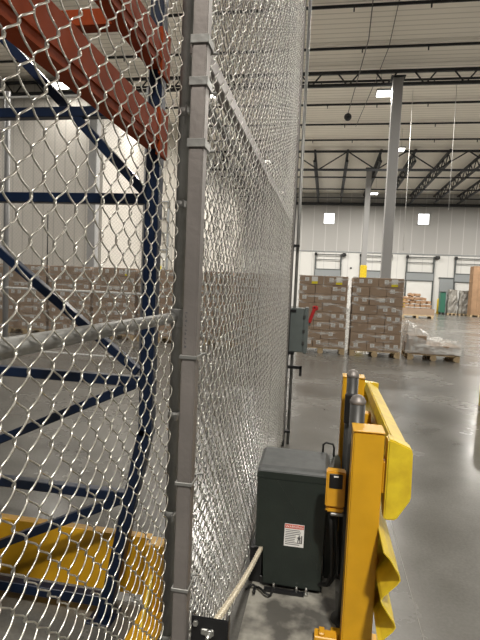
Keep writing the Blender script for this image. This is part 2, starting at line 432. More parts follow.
# hanging cable with ball sensor, thin wires
t = thing('hanging_sensor', 'round sensor hanging on a thin cable under the roof', 'sensor', (.9, 12, 7.2))
bm = NB(); tube(bm, [(.80, 12.5, 10.2), (.92, 17.3, 9.95), (.52, 23.4, 9.66)], .018, 5); obj('cable', bm, M['cable'], t)
bm = NB(); bmesh.ops.create_uvsphere(bm, u_segments=16, v_segments=10, radius=.17); bmesh.ops.translate(bm, vec=(.52, 23.4, 9.5), verts=bm.verts); smooth_all(bm); obj('ball', bm, M['ceil_dark'], t)
bm = NB(); tube(bm, [(1.36, 12.4, 10.15), (1.62, 15.4, 10.1), (1.67, 18.2, 10.1), (1.45, 20.5, 9.9), (1.0, 26, 9.9)], .014, 5)
tag(obj('roof_cable', bm, M['cable']), 'thin loose cable running under the roof deck left of the column', 'cable', )
for i, (x, y, z) in enumerate(((3.1, 22., 3.4), (4.6, 21., 5.), (5.2, 15, 6.2))):
    bm = NB(); tube(bm, [(x, y, 10.1), (x+.03, y, z)], .009, 5)
    tag(obj('drop_wire', bm, M['skywhite']), 'thin pale wire hanging straight from the roof, %s one right of the column' % ('first', 'second', 'third')[i], 'wire', 'drop wires')

# ------------------------------------------------------------------ chain link fabric
def fabric(name, m, origin, length, height, along, normal, parent=None, P=.072, A=.0205, d=.005, r=.0019, npt=10, ns=5, jit=.0012, seed=1):
    rng = np.random.default_rng(seed)
    ncol = int(length/(P/2)); nper = int(height/P)
    th = np.arange(nper*npt+1)/npt*2*math.pi
    c = np.cos(th); c = (c + .06*np.cos(3*th))/1.06
    yy = -A*c; dd = d*np.sin(th); zz = P*th/(2*math.pi)
    al = np.array(along, float); no = np.array(normal, float); up = np.array([0, 0, 1.])
    path = yy[:, None]*al + dd[:, None]*no + zz[:, None]*up
    tg = np.gradient(path, axis=0); tg /= np.linalg.norm(tg, axis=1)[:, None]
    s = np.cross(tg, no); s /= np.linalg.norm(s, axis=1)[:, None]; u = np.cross(tg, s)
    an = np.arange(ns)/ns*2*math.pi
    ring = path[:, None, :] + r*(np.cos(an)[None, :, None]*s[:, None, :] + np.sin(an)[None, :, None]*u[:, None, :])
    K = len(path)
    base = ring.reshape(-1, 3)
    V = []; F = []
    i0 = np.arange((K-1)*ns).reshape(K-1, ns)
    quad = np.stack([i0, np.roll(i0, -1, 1), np.roll(i0, -1, 1)+ns, i0+ns], -1).reshape(-1, 4)
    hz = base[:, 2]
    for k in range(ncol):
        off = al*(k+.5)*(P/2) + up*((k % 2)*P/2 - P/4)
        wob = jit*np.sin(hz*rng.uniform(2, 9)+rng.uniform(0, 6)); wob2 = 3*jit*np.sin(hz*rng.uniform(.5, 1.6)+rng.uniform(0, 1)+k*.15)
        V.append(base + off + wob[:, None]*al + wob2[:, None]*no); F.append(quad + k*len(base))
    V = np.concatenate(V).astype(np.float32); F = np.concatenate(F).astype(np.int32)
    me = bpy.data.meshes.new(name)
    me.vertices.add(len(V)); me.vertices.foreach_set('co', V.ravel())
    me.loops.add(F.size); me.loops.foreach_set('vertex_index', F.ravel())
    me.polygons.add(len(F)); me.polygons.foreach_set('loop_start', np.arange(0, F.size, 4, dtype=np.int32))
    me.polygons.foreach_set('use_smooth', np.ones(len(F), dtype=bool))
    me.update(calc_edges=True); me.materials.append(m)
    o = bpy.data.objects.new(name, me); col.objects.link(o)
    if parent: o.parent = parent; o.location = Vector(origin) - wloc(parent)
    else: o.location = origin
    return o

# fixed fence, x = -0.47
XF = -.475
t = thing('chain_link_fence', 'tall galvanized chain link fence with round posts, blue rack behind it', 'fence', (XF, 3., 0))
fabric('mesh_fabric', M['wire_near'], (XF+.0, .12, .06), 1.37, 4.5, (0, 1, 0), (1, 0, 0), t, seed=3, d=.005)
fabric('mesh_fabric', M['wire_shaded'], (XF+.0, 1.64, .06), 4.98, 4.5, (0, 1, 0), (1, 0, 0), t, seed=4)
for y in (1.60, 6.65):
    bm = NB(); lathe(bm, [(.0205, 0), (.0205, 4.6), (.015, 4.63)], XF-(.016 if y < 2 else .03), y, 18); p = obj('post', bm, M['galv'], t)
    if y < 2:
        for z in (.35, .8, 1.15, 1.86, 2.16, 2.6):
            bm = NB(); lathe(bm, [(.024, z-.012), (.024, z+.012)], XF-.016, y, 18); box(bm, XF-.004, XF+.004, y-.045, y-.018, z-.012, z+.012, .002); obj('tension_band', bm, M['galv'], p)
for (ya, yb, z, r) in ((-.3, 1.58, 1.484, .0175), (-.3, 6.65, 4.45, .021), (1.62, 6.65, 2.3, .018)):
    bm = NB(); tube(bm, [(XF-.028, ya, z), (XF-.028, yb, z)], r, 14); obj('rail', bm, M['galv'], t)
bm = NB(); lathe(bm, [(.0225, 1.45), (.0245, 1.455), (.0245, 1.51), (.0225, 1.515)], XF-.016, 1.60, 18); obj('rail_end', bm, M['galv'], t)
for z in (.5, 1.2, 1.9, 2.7, 3.5):
    bm = NB(); tube(bm, [(XF-.03+.03*math.cos(a), 6.65+.03*math.sin(a), z) for a in [k*.6 for k in range(10)]], .003, 5); obj('tie_wire', bm, M['wire'], t)

# ------------------------------------------------------------------ sliding gate, x = -0.365
XG = -.368
g = thing('sliding_gate', 'sliding chain link gate leaf with a square aluminium end post and middle rail', 'gate', (XG, 3, 0))
bm = NB(); box(bm, XG-.003, XG+.036, 1.25, 1.29, .09, 4.5, .003, seg=2); gp = obj('end_post', bm, M['alu'], g)
bm = NB(); box(bm, XG-.027, XG+.026, 4.77, 4.82, .09, 4.5, .003); obj('end_post', bm, M['alu'], g)
for z, nm in ((.115, 'bottom_rail'), (2.235, 'middle_rail'), (4.45, 'top_rail')):
    bm = NB(); box(bm, XG-.025, XG+.012, 1.303, 4.77, z-.025, z+.025, .003); obj(nm, bm, M['alu'], g)
for z in (2.118, 2.222, 1.963, 1.405, 1.059, .76, 2.5):
    bm = NB()
    hh = .011 if z > 1.5 else .005
    box(bm, XG-.008, XG+.041, 1.246, 1.2495, z-hh, z+hh, .0012)
    box(bm, XG+.037, XG+.0405, 1.2495, 1.306, z-hh, z+hh, .0012)
    box(bm, XG-.008, XG-.0045, 1.2495, 1.306, z-hh, z+hh, .0012)
    bar(bm, (XG+.039, 1.306, z), (XG+.012, 1.335, z), .003, 2*hh)
    tube(bm, [(XG+.022, 1.326, z-.0), (XG+.045, 1.334, z)], .004, 8)
    obj('tension_band', bm, M['galv'], gp)
bm = NB(); box(bm, XG-.001, XG+.004, 1.325, 1.34, .14, 4.4); obj('tension_bar', bm, M['galv'], g)
fabric('mesh_fabric', M['wire'], (XG+.012, 1.34, .1), 3.43, 4.36, (0, 1, 0), (1, 0, 0), g, seed=5)
# stamped mill marks on the post: tiny dark strokes
bm = NB()
for k in range(9):
    z = 1.43+k*.0115
    box(bm, XG+.004, XG+.010-.002*(k % 2), 1.2492, 1.2501, z, z+.003+.003*(k % 3 == 0))
    if k % 2: box(bm, XG+.004, XG+.0055, 1.2492, 1.2501, z, z+.008)
obj('mill_stamp', bm, M['print'], gp)

# chain bracket at the gate foot
b = thing('chain_bracket', 'black steel chain bracket bolted to the foot of the gate post', 'bracket', (-.28, 1.33, .5))
bm = NB(); box(bm, -.330, -.222, 1.305, 1.313, .50, .652, .003, seg=2); box(bm, -.330, -.323, 1.31, 1.335, .50, .652, .002); box(bm, -.229, -.222, 1.31, 1.335, .50, .652, .002); obj('plate', bm, M['black'], b)
bm = NB(); tube(bm, [(-.275, 1.275, .612), (-.275, 1.34, .612)], .005, 10); tube(bm, [(-.275, 1.294, .612), (-.275, 1.303, .612)], .012, 6)
box(bm, -.300, -.262, 1.300, 1.305, .602, .622, .003); obj('chain_bolt', bm, M['bolt'], b)
bm = NB(); tube(bm, [(-.316, 1.296, .635), (-.316, 1.306, .635)], .008, 6); obj('fixing_bolt', bm, M['bolt'], b)

# chain from bracket to operator (two side plates of links)
a = Vector((-.285, 1.40, .565)); e = Vector((-.266, 2.53, .215))
bm = NB(); n = 56; d = (e-a)/n
for k in range(n):
    p = a + d*k; q = a + d*(k+1)
    sag = lambda s: -.02*math.sin(math.pi*s)
    p = p + Vector((0, 0, sag(k/n))); q = q + Vector((0, 0, sag((k+1)/n)))
    w = .009 if k % 2 else .0065
    for s in (-1, 1): bar(bm, p+Vector((s*w, 0, 0)), q+Vector((s*w, 0, 0)), .0025, .013)
    tube(bm, [p+Vector((-.010, 0, 0)), p+Vector((.008, 0, 0))], .004, 6)
tag(obj('drive_chain', bm, M['chain']), 'pale roller chain running from the gate bracket to the operator', 'chain')

# ------------------------------------------------------------------ gate operator
o = thing('gate_operator', 'dark green gate operator cabinet with a white warning label', 'gate operator', (-.12, 2.65, 0))
y0, y1 = 2.50, 2.84
bm = NB()
def shell(bm, polyfn, ys):
    rings = []
    for (yy, sc_, dz) in ys:
        rings.append([bm.verts.new((x, yy, z)) for x, z in polyfn(sc_, dz)])
    for A, B in zip(rings, rings[1:]):
        for i in range(len(A)): bm.faces.new((A[i], A[(i+1) % len(A)], B[(i+1) % len(A)], B[i]))
    bm.faces.new(rings[0][::-1]); bm.faces.new(rings[-1])
    bmesh.ops.recalc_face_normals(bm, faces=bm.faces)
def front(i, dz):
    return [(-.303+i, .60), (-.298+i, .23), (-.258, .23), (-.248, .035), (.052-i, .03), (.060-i, .60)]
shell(bm, front, [(y0, 0, 0), (y1, .0, 0)])
body = obj('body', bm, M['opgreen'], o)
# rounded lid
bm = NB()
prof = [(y0, .60), (y0, .633), (y0+.012, .646), (y0+.04, .652), (y1-.07, .668), (y1-.03, .660), (y1-.008, .64), (y1, .60)]
L_ = [bm.verts.new((-.306, y, z)) for y, z in prof]; C1 = [bm.verts.new((-.290, y, z+(.008 if z > .61 else 0))) for y, z in prof]
C2 = [bm.verts.new((.046, y, z+(.008 if z > .61 else 0))) for y, z in prof]; R_ = [bm.verts.new((.063, y, z)) for y, z in prof]
for A, B in ((L_, C1), (C1, C2), (C2, R_)):
    for i in range(len(prof)-1):
        bm.faces.new((A[i], A[i+1], B[i+1], B[i]))
bm.faces.new(L_[::-1]); bm.faces.new(R_)
bm.faces.new((L_[0], C1[0], C2[0], R_[0], R_[-1], C2[-1], C1[-1], L_[-1]))
bmesh.ops.recalc_face_normals(bm, faces=bm.faces)
for f in bm.faces: f.material_index = 0 if f.normal.z > .35 or f.calc_center_median().z > .645 else 1
bmesh.ops.bevel(bm, geom=[e_ for e_ in bm.edges if e_.calc_face_angle(0) > .5], offset=.003, segments=2, affect='EDGES')
obj('lid', bm, [M['optop'], M['opgreen']], o)
bm = NB(); box(bm, .0605, .128, 2.57, 2.84, .06, .652, .008, seg=2); obj('rear_housing', bm, M['opgreen'], o)
bm = NB(); box(bm, -.33, -.262, 2.54, 2.82, .004, .20, .004); box(bm, -.27, .06, 2.53, 2.83, .004, .05, .003); obj('black_base', bm, M['black'], o)  # black box low on the left side, flat slab under the body
bm = NB(); tube(bm, [(-.292, 2.62, .17), (-.262, 2.62, .17)], .05, 20); obj('sprocket', bm, M['darkgalv'], o)
for x in (-.19, -.07, -.02):
    bm = NB(); tube(bm, [(x, 2.487, .004), (x, 2.487, .045)], .006, 8); tube(bm, [(x, 2.487, .006), (x, 2.487, .016)], .012, 6); obj('anchor_bolt', bm, M['bolt'], o)
bm = NB(); bar(bm, (-.24, 2.48, .012), (-.03, 2.48, .012), .03, .012); obj('foot_flange', bm, M['black'], o)
# label
bm = NB(); box(bm, -.148, -.046, 2.4975, 2.4998, .252, .372); lab = obj('warning_label', bm, M['labelwhite'], o)
bm = NB(); box(bm, -.146, -.048, 2.4968, 2.4976, .349, .370); obj('header_strip', bm, M['labelred'], lab)
bm = NB(); rnd = random.Random(3)
for k in range(9):
    z = .340-k*.0095
    if 3 <= k <= 6: box(bm, -.143, -.085+rnd.uniform(-.008, 0), 2.4968, 2.4976, z-.0016, z+.0016)
    else: box(bm, -.143, -.054+rnd.uniform(-.018, 0), 2.4968, 2.4976, z-.0016, z+.0016)
# pinch pictogram: gate edge and figure
box(bm, -.060, -.054, 2.4968, 2.4976, .272, .315)
box(bm, -.076, -.064, 2.4968, 2.4976, .290, .308); box(bm, -.073, -.067, 2.4968, 2.4976, .309, .316); box(bm, -.082, -.062, 2.4968, 2.4976, .300, .304); box(bm, -.078, -.073, 2.4968, 2.4976, .274, .292); box(bm, -.068, -.063, 2.4968, 2.4976, .276, .292)
obj('printed_text', bm, M['print'], lab)
fc = bpy.data.curves.new('word', 'FONT'); fc.body = 'WARNING'; fc.size = .019; fc.extrude = .0003; fc.align_x = 'CENTER'
fo = bpy.data.objects.new('tmp', fc); col.objects.link(fo)
bpy.context.view_layer.update()
me = bpy.data.meshes.new_from_object(fo.evaluated_get(bpy.context.evaluated_depsgraph_get())); bpy.data.objects.remove(fo)
bm = NB(); bm.from_mesh(me); bmesh.ops.rotate(bm, cent=(0, 0, 0), matrix=Matrix.Rotation(R(90), 3, 'X'), verts=bm.verts); bmesh.ops.translate(bm, vec=(-.097, 2.4964, .353), verts=bm.verts)
obj('warning_word', bm, M['labelwhite'], lab)
# long curved scratch on the cover
bm = NB(); pts = []
for k in range(14):
    s = k/13; pts.append((-.20+.235*s**.75 if False else -.20+.235*(1-(1-s)**1.5), 2.4995, .60-.48*s))
tube(bm, pts, .0007, 4); obj('scratch', bm, M['darkgalv'], o)
bm = NB(); pts = []
# black grab loop at the rear right corner
tube(bm, [(.030, 2.80, .66), (.030, 2.80, .715), (.045, 2.80, .728), (.085, 2.80, .722), (.092, 2.80, .70), (.092, 2.80, .60)], .006, 8); obj('cable_loop', bm, M['rubber'], o)

# yellow reader box
r_ = thing('photo_eye_box', 'small yellow photo eye box with a dark window on the barrier post', 'sensor box', (.1, 2.3, .54))
bm = NB(); box(bm, .048, .138, 2.30, 2.36, .575, .747, .006, seg=2); obj('housing', bm, M['yellow_box'], r_)
bm = NB(); box(bm, .053, .136, 2.305, 2.355, .545, .575, .008, seg=2); obj('lower_cover', bm, M['yellow_box'], r_)
bm = NB(); box(bm, .062, .124, 2.296, 2.301, .668, .738, .003); w_ = obj('lens_window', bm, M['black'], r_)
bm = NB(); box(bm, .082, .104, 2.2945, 2.2965, .722, .730, .001); obj('indicator', bm, M['labelwhite'], w_)
bm = NB(); box(bm, .075, .137, 2.303, 2.352, .531, .546, .004); obj('grey_rim', bm, M['galv'], r_)
for k, (dx, r) in enumerate(((.0, .011), (.022, .007))):
    bm = NB(); tube(bm, [(.075+dx, 2.33, .54), (.088+dx, 2.34, .45), (.10+dx, 2.38, .30), (.105+dx, 2.42, .18), (.085+dx*.5, 2.47, .09), (.03, 2.52, .055), (-.02, 2.55, .05)], r, 10)
    smooth_all(bm)
    tag(obj('power_cable', bm, M['rubber']), ('thick' if k == 0 else 'thin') + ' black cable curving from the yellow sensor box to the operator foot', 'cable')
bm = NB(); pts = []
for k in range(40):
    s = k/39; pts.append((-.33+.13*s+.02*math.sin(9*s), 2.44+.03*math.sin(14*s), .02+.012*abs(math.sin(11*s))))
tube(bm, pts, .006, 6); tag(obj('loose_cable', bm, M['rubber']), 'tangled black cable at the front left foot of the operator', 'cable')

# ------------------------------------------------------------------ barrier
def yellow_post(x0, x1, ya, yb, h, label):
    t = thing('barrier_post', label, 'barrier post', ((x0+x1)/2, (ya+yb)/2, 0), 'yellow barrier posts')
    bm = NB(); box(bm, x0, x1, ya, yb, .012, h, .006, seg=2); obj('post', bm, M['yellow'], t)
    bm = NB(); box(bm, x0-.04, x1+.04, ya-.04, yb+.04, 0, .012, .002); obj('base_plate', bm, M['yellow'], t)
    bm = NB(); box(bm, x0-.002, x1+.002, ya-.002, yb+.002, h, h+.005, .002); obj('cap', bm, M['yellow'], t)
yellow_post(.146, .275, 2.10, 2.226, 1.005, 'front yellow square barrier post beside the operator')
yellow_post(.125, .250, 2.92, 3.046, 1.09, 'rear yellow square barrier post behind the steel bollards')
# upper guard rail : closed shoe profile with wavy inner side
def rail_profile(zc, h, x0, dep):
    out = [(x0+.02, zc+h/2), (x0+dep-.012, zc+h/2-.03), (x0+dep, zc+h/2-.05), (x0+dep, zc-h/2+.11), (x0+dep-.05, zc-h/2+.01), (x0+.01, zc-h/2)]
    inn = [(x0+.005, zc-h/2+.06), (x0+.035, zc-.06), (x0+.035, zc-.03), (x0+.0, zc), (x0+.035, zc+.03), (x0+.035, zc+.07), (x0+.005, zc+h/2-.05)]
    return out + inn
t = thing('guard_rail', 'upper yellow guard rail with a boxed end, on the aisle side of the posts', 'guard rail', (.33, 2.6, .63))
bm = NB(); prism(bm, rail_profile(.81, .345, .288, .10), 'y', 2.18, 3.45)
bmesh.ops.bevel(bm, geom=[e_ for e_ in bm.edges if abs((e_.verts[0].co-e_.verts[1].co).y) > .5], offset=.006, segments=2, affect='EDGES')
obj('beam', bm, M['yellow_bright'], t)
bm = NB(); prism(bm, [(.290, .985), (.312, .984), (.384, .955), (.392, .94), (.396, .735), (.340, .640), (.290, .637)], 'y', 2.095, 2.18)
bmesh.ops.bevel(bm, geom=list(bm.edges), offset=.006, segments=2, affect='EDGES'); obj('end_shoe', bm, M['yellow_bright'], t)
bm = NB(); n = 10
prism(bm, [(.29+.098*math.cos(a), 3.45+.07*math.sin(a)) for a in [math.pi/2*k/8 for k in range(9)]]+[(.29, 3.45)], 'z', .66, .975)
obj('rounded_end', bm, M['yellow_bright'], t)
for yb in (2.163, 2.983):
    bm = NB(); box(bm, .2525 if yb > 2.5 else .278, .30, yb-.04, yb+.04, .74, .88, .004); obj('spacer_block', bm, M['yellow'], t)
# lower W-beam sheet
t = thing('guard_rail', 'lower yellow corrugated guard rail near the floor', 'guard rail', (.3, 2.5, .2))
ctr = [(.274, .600), (.300, .575), (.338, .515), (.342, .495), (.330, .475), (.282, .420), (.276, .405), (.282, .390), (.330, .322), (.336, .305), (.326, .285), (.290, .245), (.274, .235)]
th = .004
def off(c, t_):
    res = []
    for i, p in enumerate(c):
        a_ = Vector(c[max(i-1, 0)]); b_ = Vector(c[min(i+1, len(c)-1)]); dd = (b_-a_).normalized(); nn = Vector((dd.y, -dd.x)); res.append((p[0]+nn.x*t_, p[1]+nn.y*t_))
    return res
bm = NB(); prism(bm, ctr + off(ctr, th)[::-1], 'y', 1.90, 3.2, smooth=False); obj('corrugated_sheet', bm, M['yellow_bright'], t)
for yb in (2.163, 2.983):
    bm = NB(); box(bm, .2525 if yb > 2.5 else .2775, .285, yb-.04, yb+.04, .36, .45, .003); obj('spacer_block', bm, M['yellow'], t)
# pallet-wood coloured low foot beside the post
bm = NB(); box(bm, .03, .13, 2.13, 2.19, .004, .05, .004); box(bm, .05, .075, 2.135, 2.185, .05, .065, .004)
tag(obj('anchor_foot', bm, M['yellow_box']), 'small yellow bolted foot on the pad left of the front barrier post', 'anchor')

def steel_bollard(x, y, r, h, label, clamp=None):
    t = thing('steel_bollard', label, 'bollard', (x, y, 0), 'grey steel pipe posts')
    bm = NB(); lathe(bm, [(r, 0), (r, h)], x, y, 24); obj('pipe', bm, M['darkgalv'], t)
    bm = NB(); lathe(bm, [(r*1.03, h-.012), (r*1.07, h-.010), (r*1.07, h+.003), (r*.98, h+.006), (r*.90, h+.014), (r*.68, h+.023), (r*.38, h+.029), (r*.1, h+.031)], x, y, 24); obj('domed_cap', bm, M['alu'], t)
    bm = NB(); lathe(bm, [(r*1.9, 0), (r*1.9, .012)], x, y, 20); obj('base_flange', bm, M['darkgalv'], t)
    if clamp:
        bm = NB(); box(bm, x-r-.006, x+r*.4, y-r-.025, y-r+.01, clamp-.09, clamp+.07, .004); obj('black_reflector', bm, M['black'], t)
steel_bollard(.174, 2.34, .0355, 1.085, 'nearer grey steel pipe post with domed cap right behind the front yellow post')
steel_bollard(.169, 2.74, .0315, 1.14, 'farther grey steel pipe post with domed cap by the rear yellow post', .97)

# ------------------------------------------------------------------ gate guide post with disconnect box
t = thing('gate_guide_post', 'tall slim galvanized post at the far end of the gate leaf', 'fence post', (-.37, 4.9, 0))
bm = NB(); lathe(bm, [(.033, 0), (.033, 4.7), (.02, 4.74)], -.372, 4.9, 20); obj('post', bm, M['darkgalv'], t)
for z in (.15, .95, 1.38, 2.02):
    bm = NB(); lathe(bm, [(.038, z-.02), (.038, z+.02)], -.372, 4.9, 20); box(bm, -.345, -.285, 4.885, 4.93, z-.012, z+.012, .002); obj('clamp', bm, M['black'], t)
bm = NB(); box(bm, -.34, -.20, 4.86, 4.90, .80, .83, .003); box(bm, -.225, -.20, 4.86, 4.90, .73, .83, .003); obj('limit_bracket', bm, M['black'], t)
bm = NB(); tube(bm, [(-.308, 4.97, 0), (-.308, 4.97, 4.6)], .016, 12); tag(obj('conduit_pipe', bm, M['galv']), 'thin conduit pipe running up beside the far gate post', 'conduit')
t = thing('disconnect_switch', 'grey electrical disconnect box with a red handle on the far gate post', 'electrical box', (-.25, 5.0, .96))
bm = NB(); box(bm, -.345, -.205, 4.90, 5.12, .965, 1.405, .006, seg=2); obj('enclosure', bm, M['boxgrey'], t)
bm = NB(); box(bm, -.203, -.165, 4.893, 5.127, .955, 1.415, .006, seg=2); dr = obj('door', bm, M['boxgrey'], t)
for z in (1.06, 1.18, 1.32):
    bm = NB(); box(bm, -.213, -.190, 4.886, 4.898, z-.015, z+.015, .002); obj('latch', bm, M['darkgalv'], dr)
bm = NB(); bar(bm, (-.160, 5.13, 1.25), (-.105, 5.13, 1.42), .034, .028, up=(0, 1, 0), bev=.004); box(bm, -.135, -.075, 5.118, 5.142, 1.38, 1.43, .012); h_ = obj('handle', bm, M['red'], t)
bm = NB(); tube(bm, [(-.11, 5.115, 1.41), (-.11, 5.118, 1.41)], .009, 12); obj('lock_hole', bm, M['black'], h_)
bm = NB(); box(bm, -.165, -.145, 5.127, 5.14, 1.22, 1.30, .003); obj('pivot', bm, M['boxgrey'], t)

# ------------------------------------------------------------------ far wire fence at y = 9
t = thing('wire_fence', 'finer wire fence on grey posts in front of the left row of pallets', 'fence', (-8, 9, 0))
fabric('mesh_fabric', M['farpost'], (-12.5, 9., .05), 9.0, 5.05, (1, 0, 0), (0, -1, 0), t, P=.072, A=.0185, d=.003, r=.0016, npt=4, ns=3, seed=9)
for x in (-12.4, -9.4, -6.46, -3.5):
    bm = NB(); lathe(bm, [(.055, 0), (.055, 5.25)], x, 9.06, 14); obj('post', bm, M['farpost'], t)
for z, r in ((1.36, .022), (5.13, .022), (.1, .015)):
    bm = NB(); tube(bm, [(-12.5, 9.03, z), (-3.5, 9.03, z)], r, 8); obj('rail', bm, M['skywhite'], t)
bm = NB(); tube(bm, [(-5.49, 8.97, 1.3), (-5.49, 8.97, 2.9)], .012, 6); box(bm, -5.53, -5.45, 8.93, 8.98, 1.28, 1.46, .01); obj('drop_rod', bm, M['black'], t)

# ------------------------------------------------------------------ blue rack
YR = 2.10
t = thing('pallet_rack', 'navy blue pallet rack frame with two orange beams behind the fence', 'pallet rack', (-1.1, YR, 0))
bm = NB()
def cchan(bm, a, b):  # upright column section: web + two flanges
    bar(bm, a, b, .062, .06, up=(0, 1, 0), bev=.004)
cchan(bm, (-.775, YR, .90), (-.775, YR, 3.6)); cchan(bm, (-.775, YR, .93), (-.955, YR, .0)); obj('front_upright', bm, M['navy'], t)
bm = NB(); cchan(bm, (-1.86, YR, 0), (-1.86, YR, 3.6)); obj('rear_upright', bm, M['navy'], t)
for (xa, za, xb, zb) in ((-1.83, 2.345, -.80, 2.345), (-1.83, 1.965, -.80, 1.965), (-1.83, 1.147, -.81, 1.147), (-1.83, .605, -.85, .605), (-1.83, .085, -.95, .085)):
    bm = NB(); bar(bm, (xa, YR, za), (xb, YR, zb), .045, .045 if za > .3 else .05, bev=.003); obj('horizontal_brace', bm, M['navy'], t)
for (xa, za, xb, zb) in ((-1.6, 2.76, -.81, 1.99), (-1.83, 1.94, -.82, 1.19), (-1.83, .66, -.82, 1.14), (-1.83, .13, -.86, .60)):
    bm = NB(); bar(bm, (xa, YR, za), (xb, YR, zb), .04, .04, bev=.003); obj('diagonal_brace', bm, M['navy'], t)
bm = NB(); box(bm, -1.02, -.90, YR-.07, YR+.07, 0, .01, .002); obj('foot_plate', bm, M['navy'], t)
for (z0, z1, xa) in ((2.175, 2.315, -.742), (2.51, 2.645, -.742)):
    bm = NB()
    prism(bm, [(xa, z0), (xa, z1), (xa-.045, z1), (xa-.045, z1-.035), (xa-.06, z1-.035), (xa-.06, z0)], 'y', -.7, YR-.035)
    f = obj('load_beam', bm, M['orange'], t)
    bm = NB(); box(bm, xa, xa+.006, -.7, YR-.035, z0+.03, z0+.035); obj('beam_lip', bm, M['orange'], f)
    bm = NB(); box(bm, xa-.012, xa+.008, YR-.06, YR+.045, z0-.03, z1+.03, .003); obj('beam_connector', bm, M['orange'], f)
for y in (1.9, 1.2, .5):
    bm = NB(); box(bm, -1.83, -.80, y-.03, y+.03, 2.60, 2.665, .003); obj('cross_bar', bm, M['orange'], t)

# yellow rack-end guard
t = thing('rack_end_guard', 'yellow floor guard plate behind the blue rack braces', 'rack guard', (-1.2, 2.25, 0))
bm = NB(); box(bm, -2.1, -.80, 2.25, 2.262, .03, .33, .002); box(bm, -2.1, -.80, 2.262, 2.30, .318, .33, .002); obj('plate', bm, M['yellow'], t)
bm = NB(); box(bm, -.80, -.71, 2.18, 2.27, 0, .335, .004); obj('corner_post', bm, M['yellow'], t)
bm = NB(); prism(bm, [(2.18, .005), (2.18, .19), (2.02, .005)], 'x', -.762, -.748); obj('gusset', bm, M['yellow_bright'], t)
bm = NB(); box(bm, -.80, -.66, 1.85, 2.18, 0, .012, .002); obj('base_plate', bm, M['yellow'], t)

# ------------------------------------------------------------------ pallets and cartons
def make_pallet(w=1.2, d=1.0):
    t = thing('wooden_pallet', '', 'pallet', (0, 0, 0))
    for k in range(3):
        y = (-d/2+.05, 0, d/2-.05)[k]
        for j in range(3):
            x = (-w/2+.07, 0, w/2-.07)[j]
            bm = NB(); box(bm, x-.07, x+.07, y-.045, y+.045, .02, .105); obj('block', bm, M['wood'], t, Vector((0, 0, 0)))
    for k in range(7):
        y = -d/2+.05+k*(d-.1)/6
        bm = NB(); box(bm, -w/2, w/2, y-.045, y+.045, .125, .145); obj('deck_board', bm, M['wood'], t, Vector((0, 0, 0)))
    for j in range(3):
        x = (-w/2+.05, 0, w/2-.05)[j]
        bm = NB(); box(bm, x-.05, x+.05, -d/2, d/2, .105, .125); obj('stringer', bm, M['wood'], t, Vector((0, 0, 0)))
        bm = NB(); box(bm, x-.05, x+.05, -d/2, d/2, 0, .02); obj('bottom_board', bm, M['wood'], t, Vector((0, 0, 0)))
    return t
pal0 = make_pallet(); pal_used = False
def pallet(x, y, label, group='wooden pallets on the warehouse floor'):
    global pal_used
    if not pal_used: pal_used = True; pal0.location = (x, y, 0); pal0['label'] = label; pal0['group'] = group; return pal0
    return dup(pal0, (x, y, 0), label, group)
def make_carton(w, d, h, kind):
    t = thing('cardboard_box', '', 'box', (0, 0, 0)); Z = Vector((0, 0, 0))
    bm = NB(); box(bm, -w/2, w/2, -d/2, d/2, .002, h, .005); obj('carton', bm, M['card'], t, Z)
    bm = NB(); box(bm, -w/2+.004, w/2-.004, -.03, .03, h-.0005, h+.0006); box(bm, -.03, .03, -d/2-.0008, -d/2+.0002, h-.07, h-.004) if kind != 1 else None; obj('tape', bm, M['tape'], t, Z)
    xs_ = {0: (-.06,), 1: (-.11, .09), 2: (.10,), 3: ()}[kind]
    for xx in xs_:
        wd = .05 if kind != 2 else .062
        bm = NB(); box(bm, xx-wd, xx+wd, -d/2-.002, -d/2, h*.38, h*.38+.095)
        for q in range(3): box(bm, xx-wd*.75, xx+wd*(.75-.3*(q % 2)), -d/2-.003, -d/2-.002, h*.38+.016+q*.026, h*.38+.024+q*.026, mi=1)
        obj('shipping_label', bm, [M['labelwhite'], M['print']], t, Z)
    return t
protos = {}
layer_n = ['bottom', 'second', 'third', 'fourth', 'fifth', 'sixth', 'seventh', 'top']
col_n = ['left', 'middle', 'right']
rnd = random.Random(11)
def carton(w, kind, x, y, z, label, group, rz=0.):
    key = (w, kind)
    if key not in protos:
        o_ = make_carton(w, .485, .222, kind); protos[key] = o_; o_.location = (x, y, z); o_['label'] = label; o_['group'] = group
    else: o_ = dup(protos[key], (x, y, z), label, group, 'yellow_tag')
    o_.rotation_euler = (0, 0, rz)
    return o_
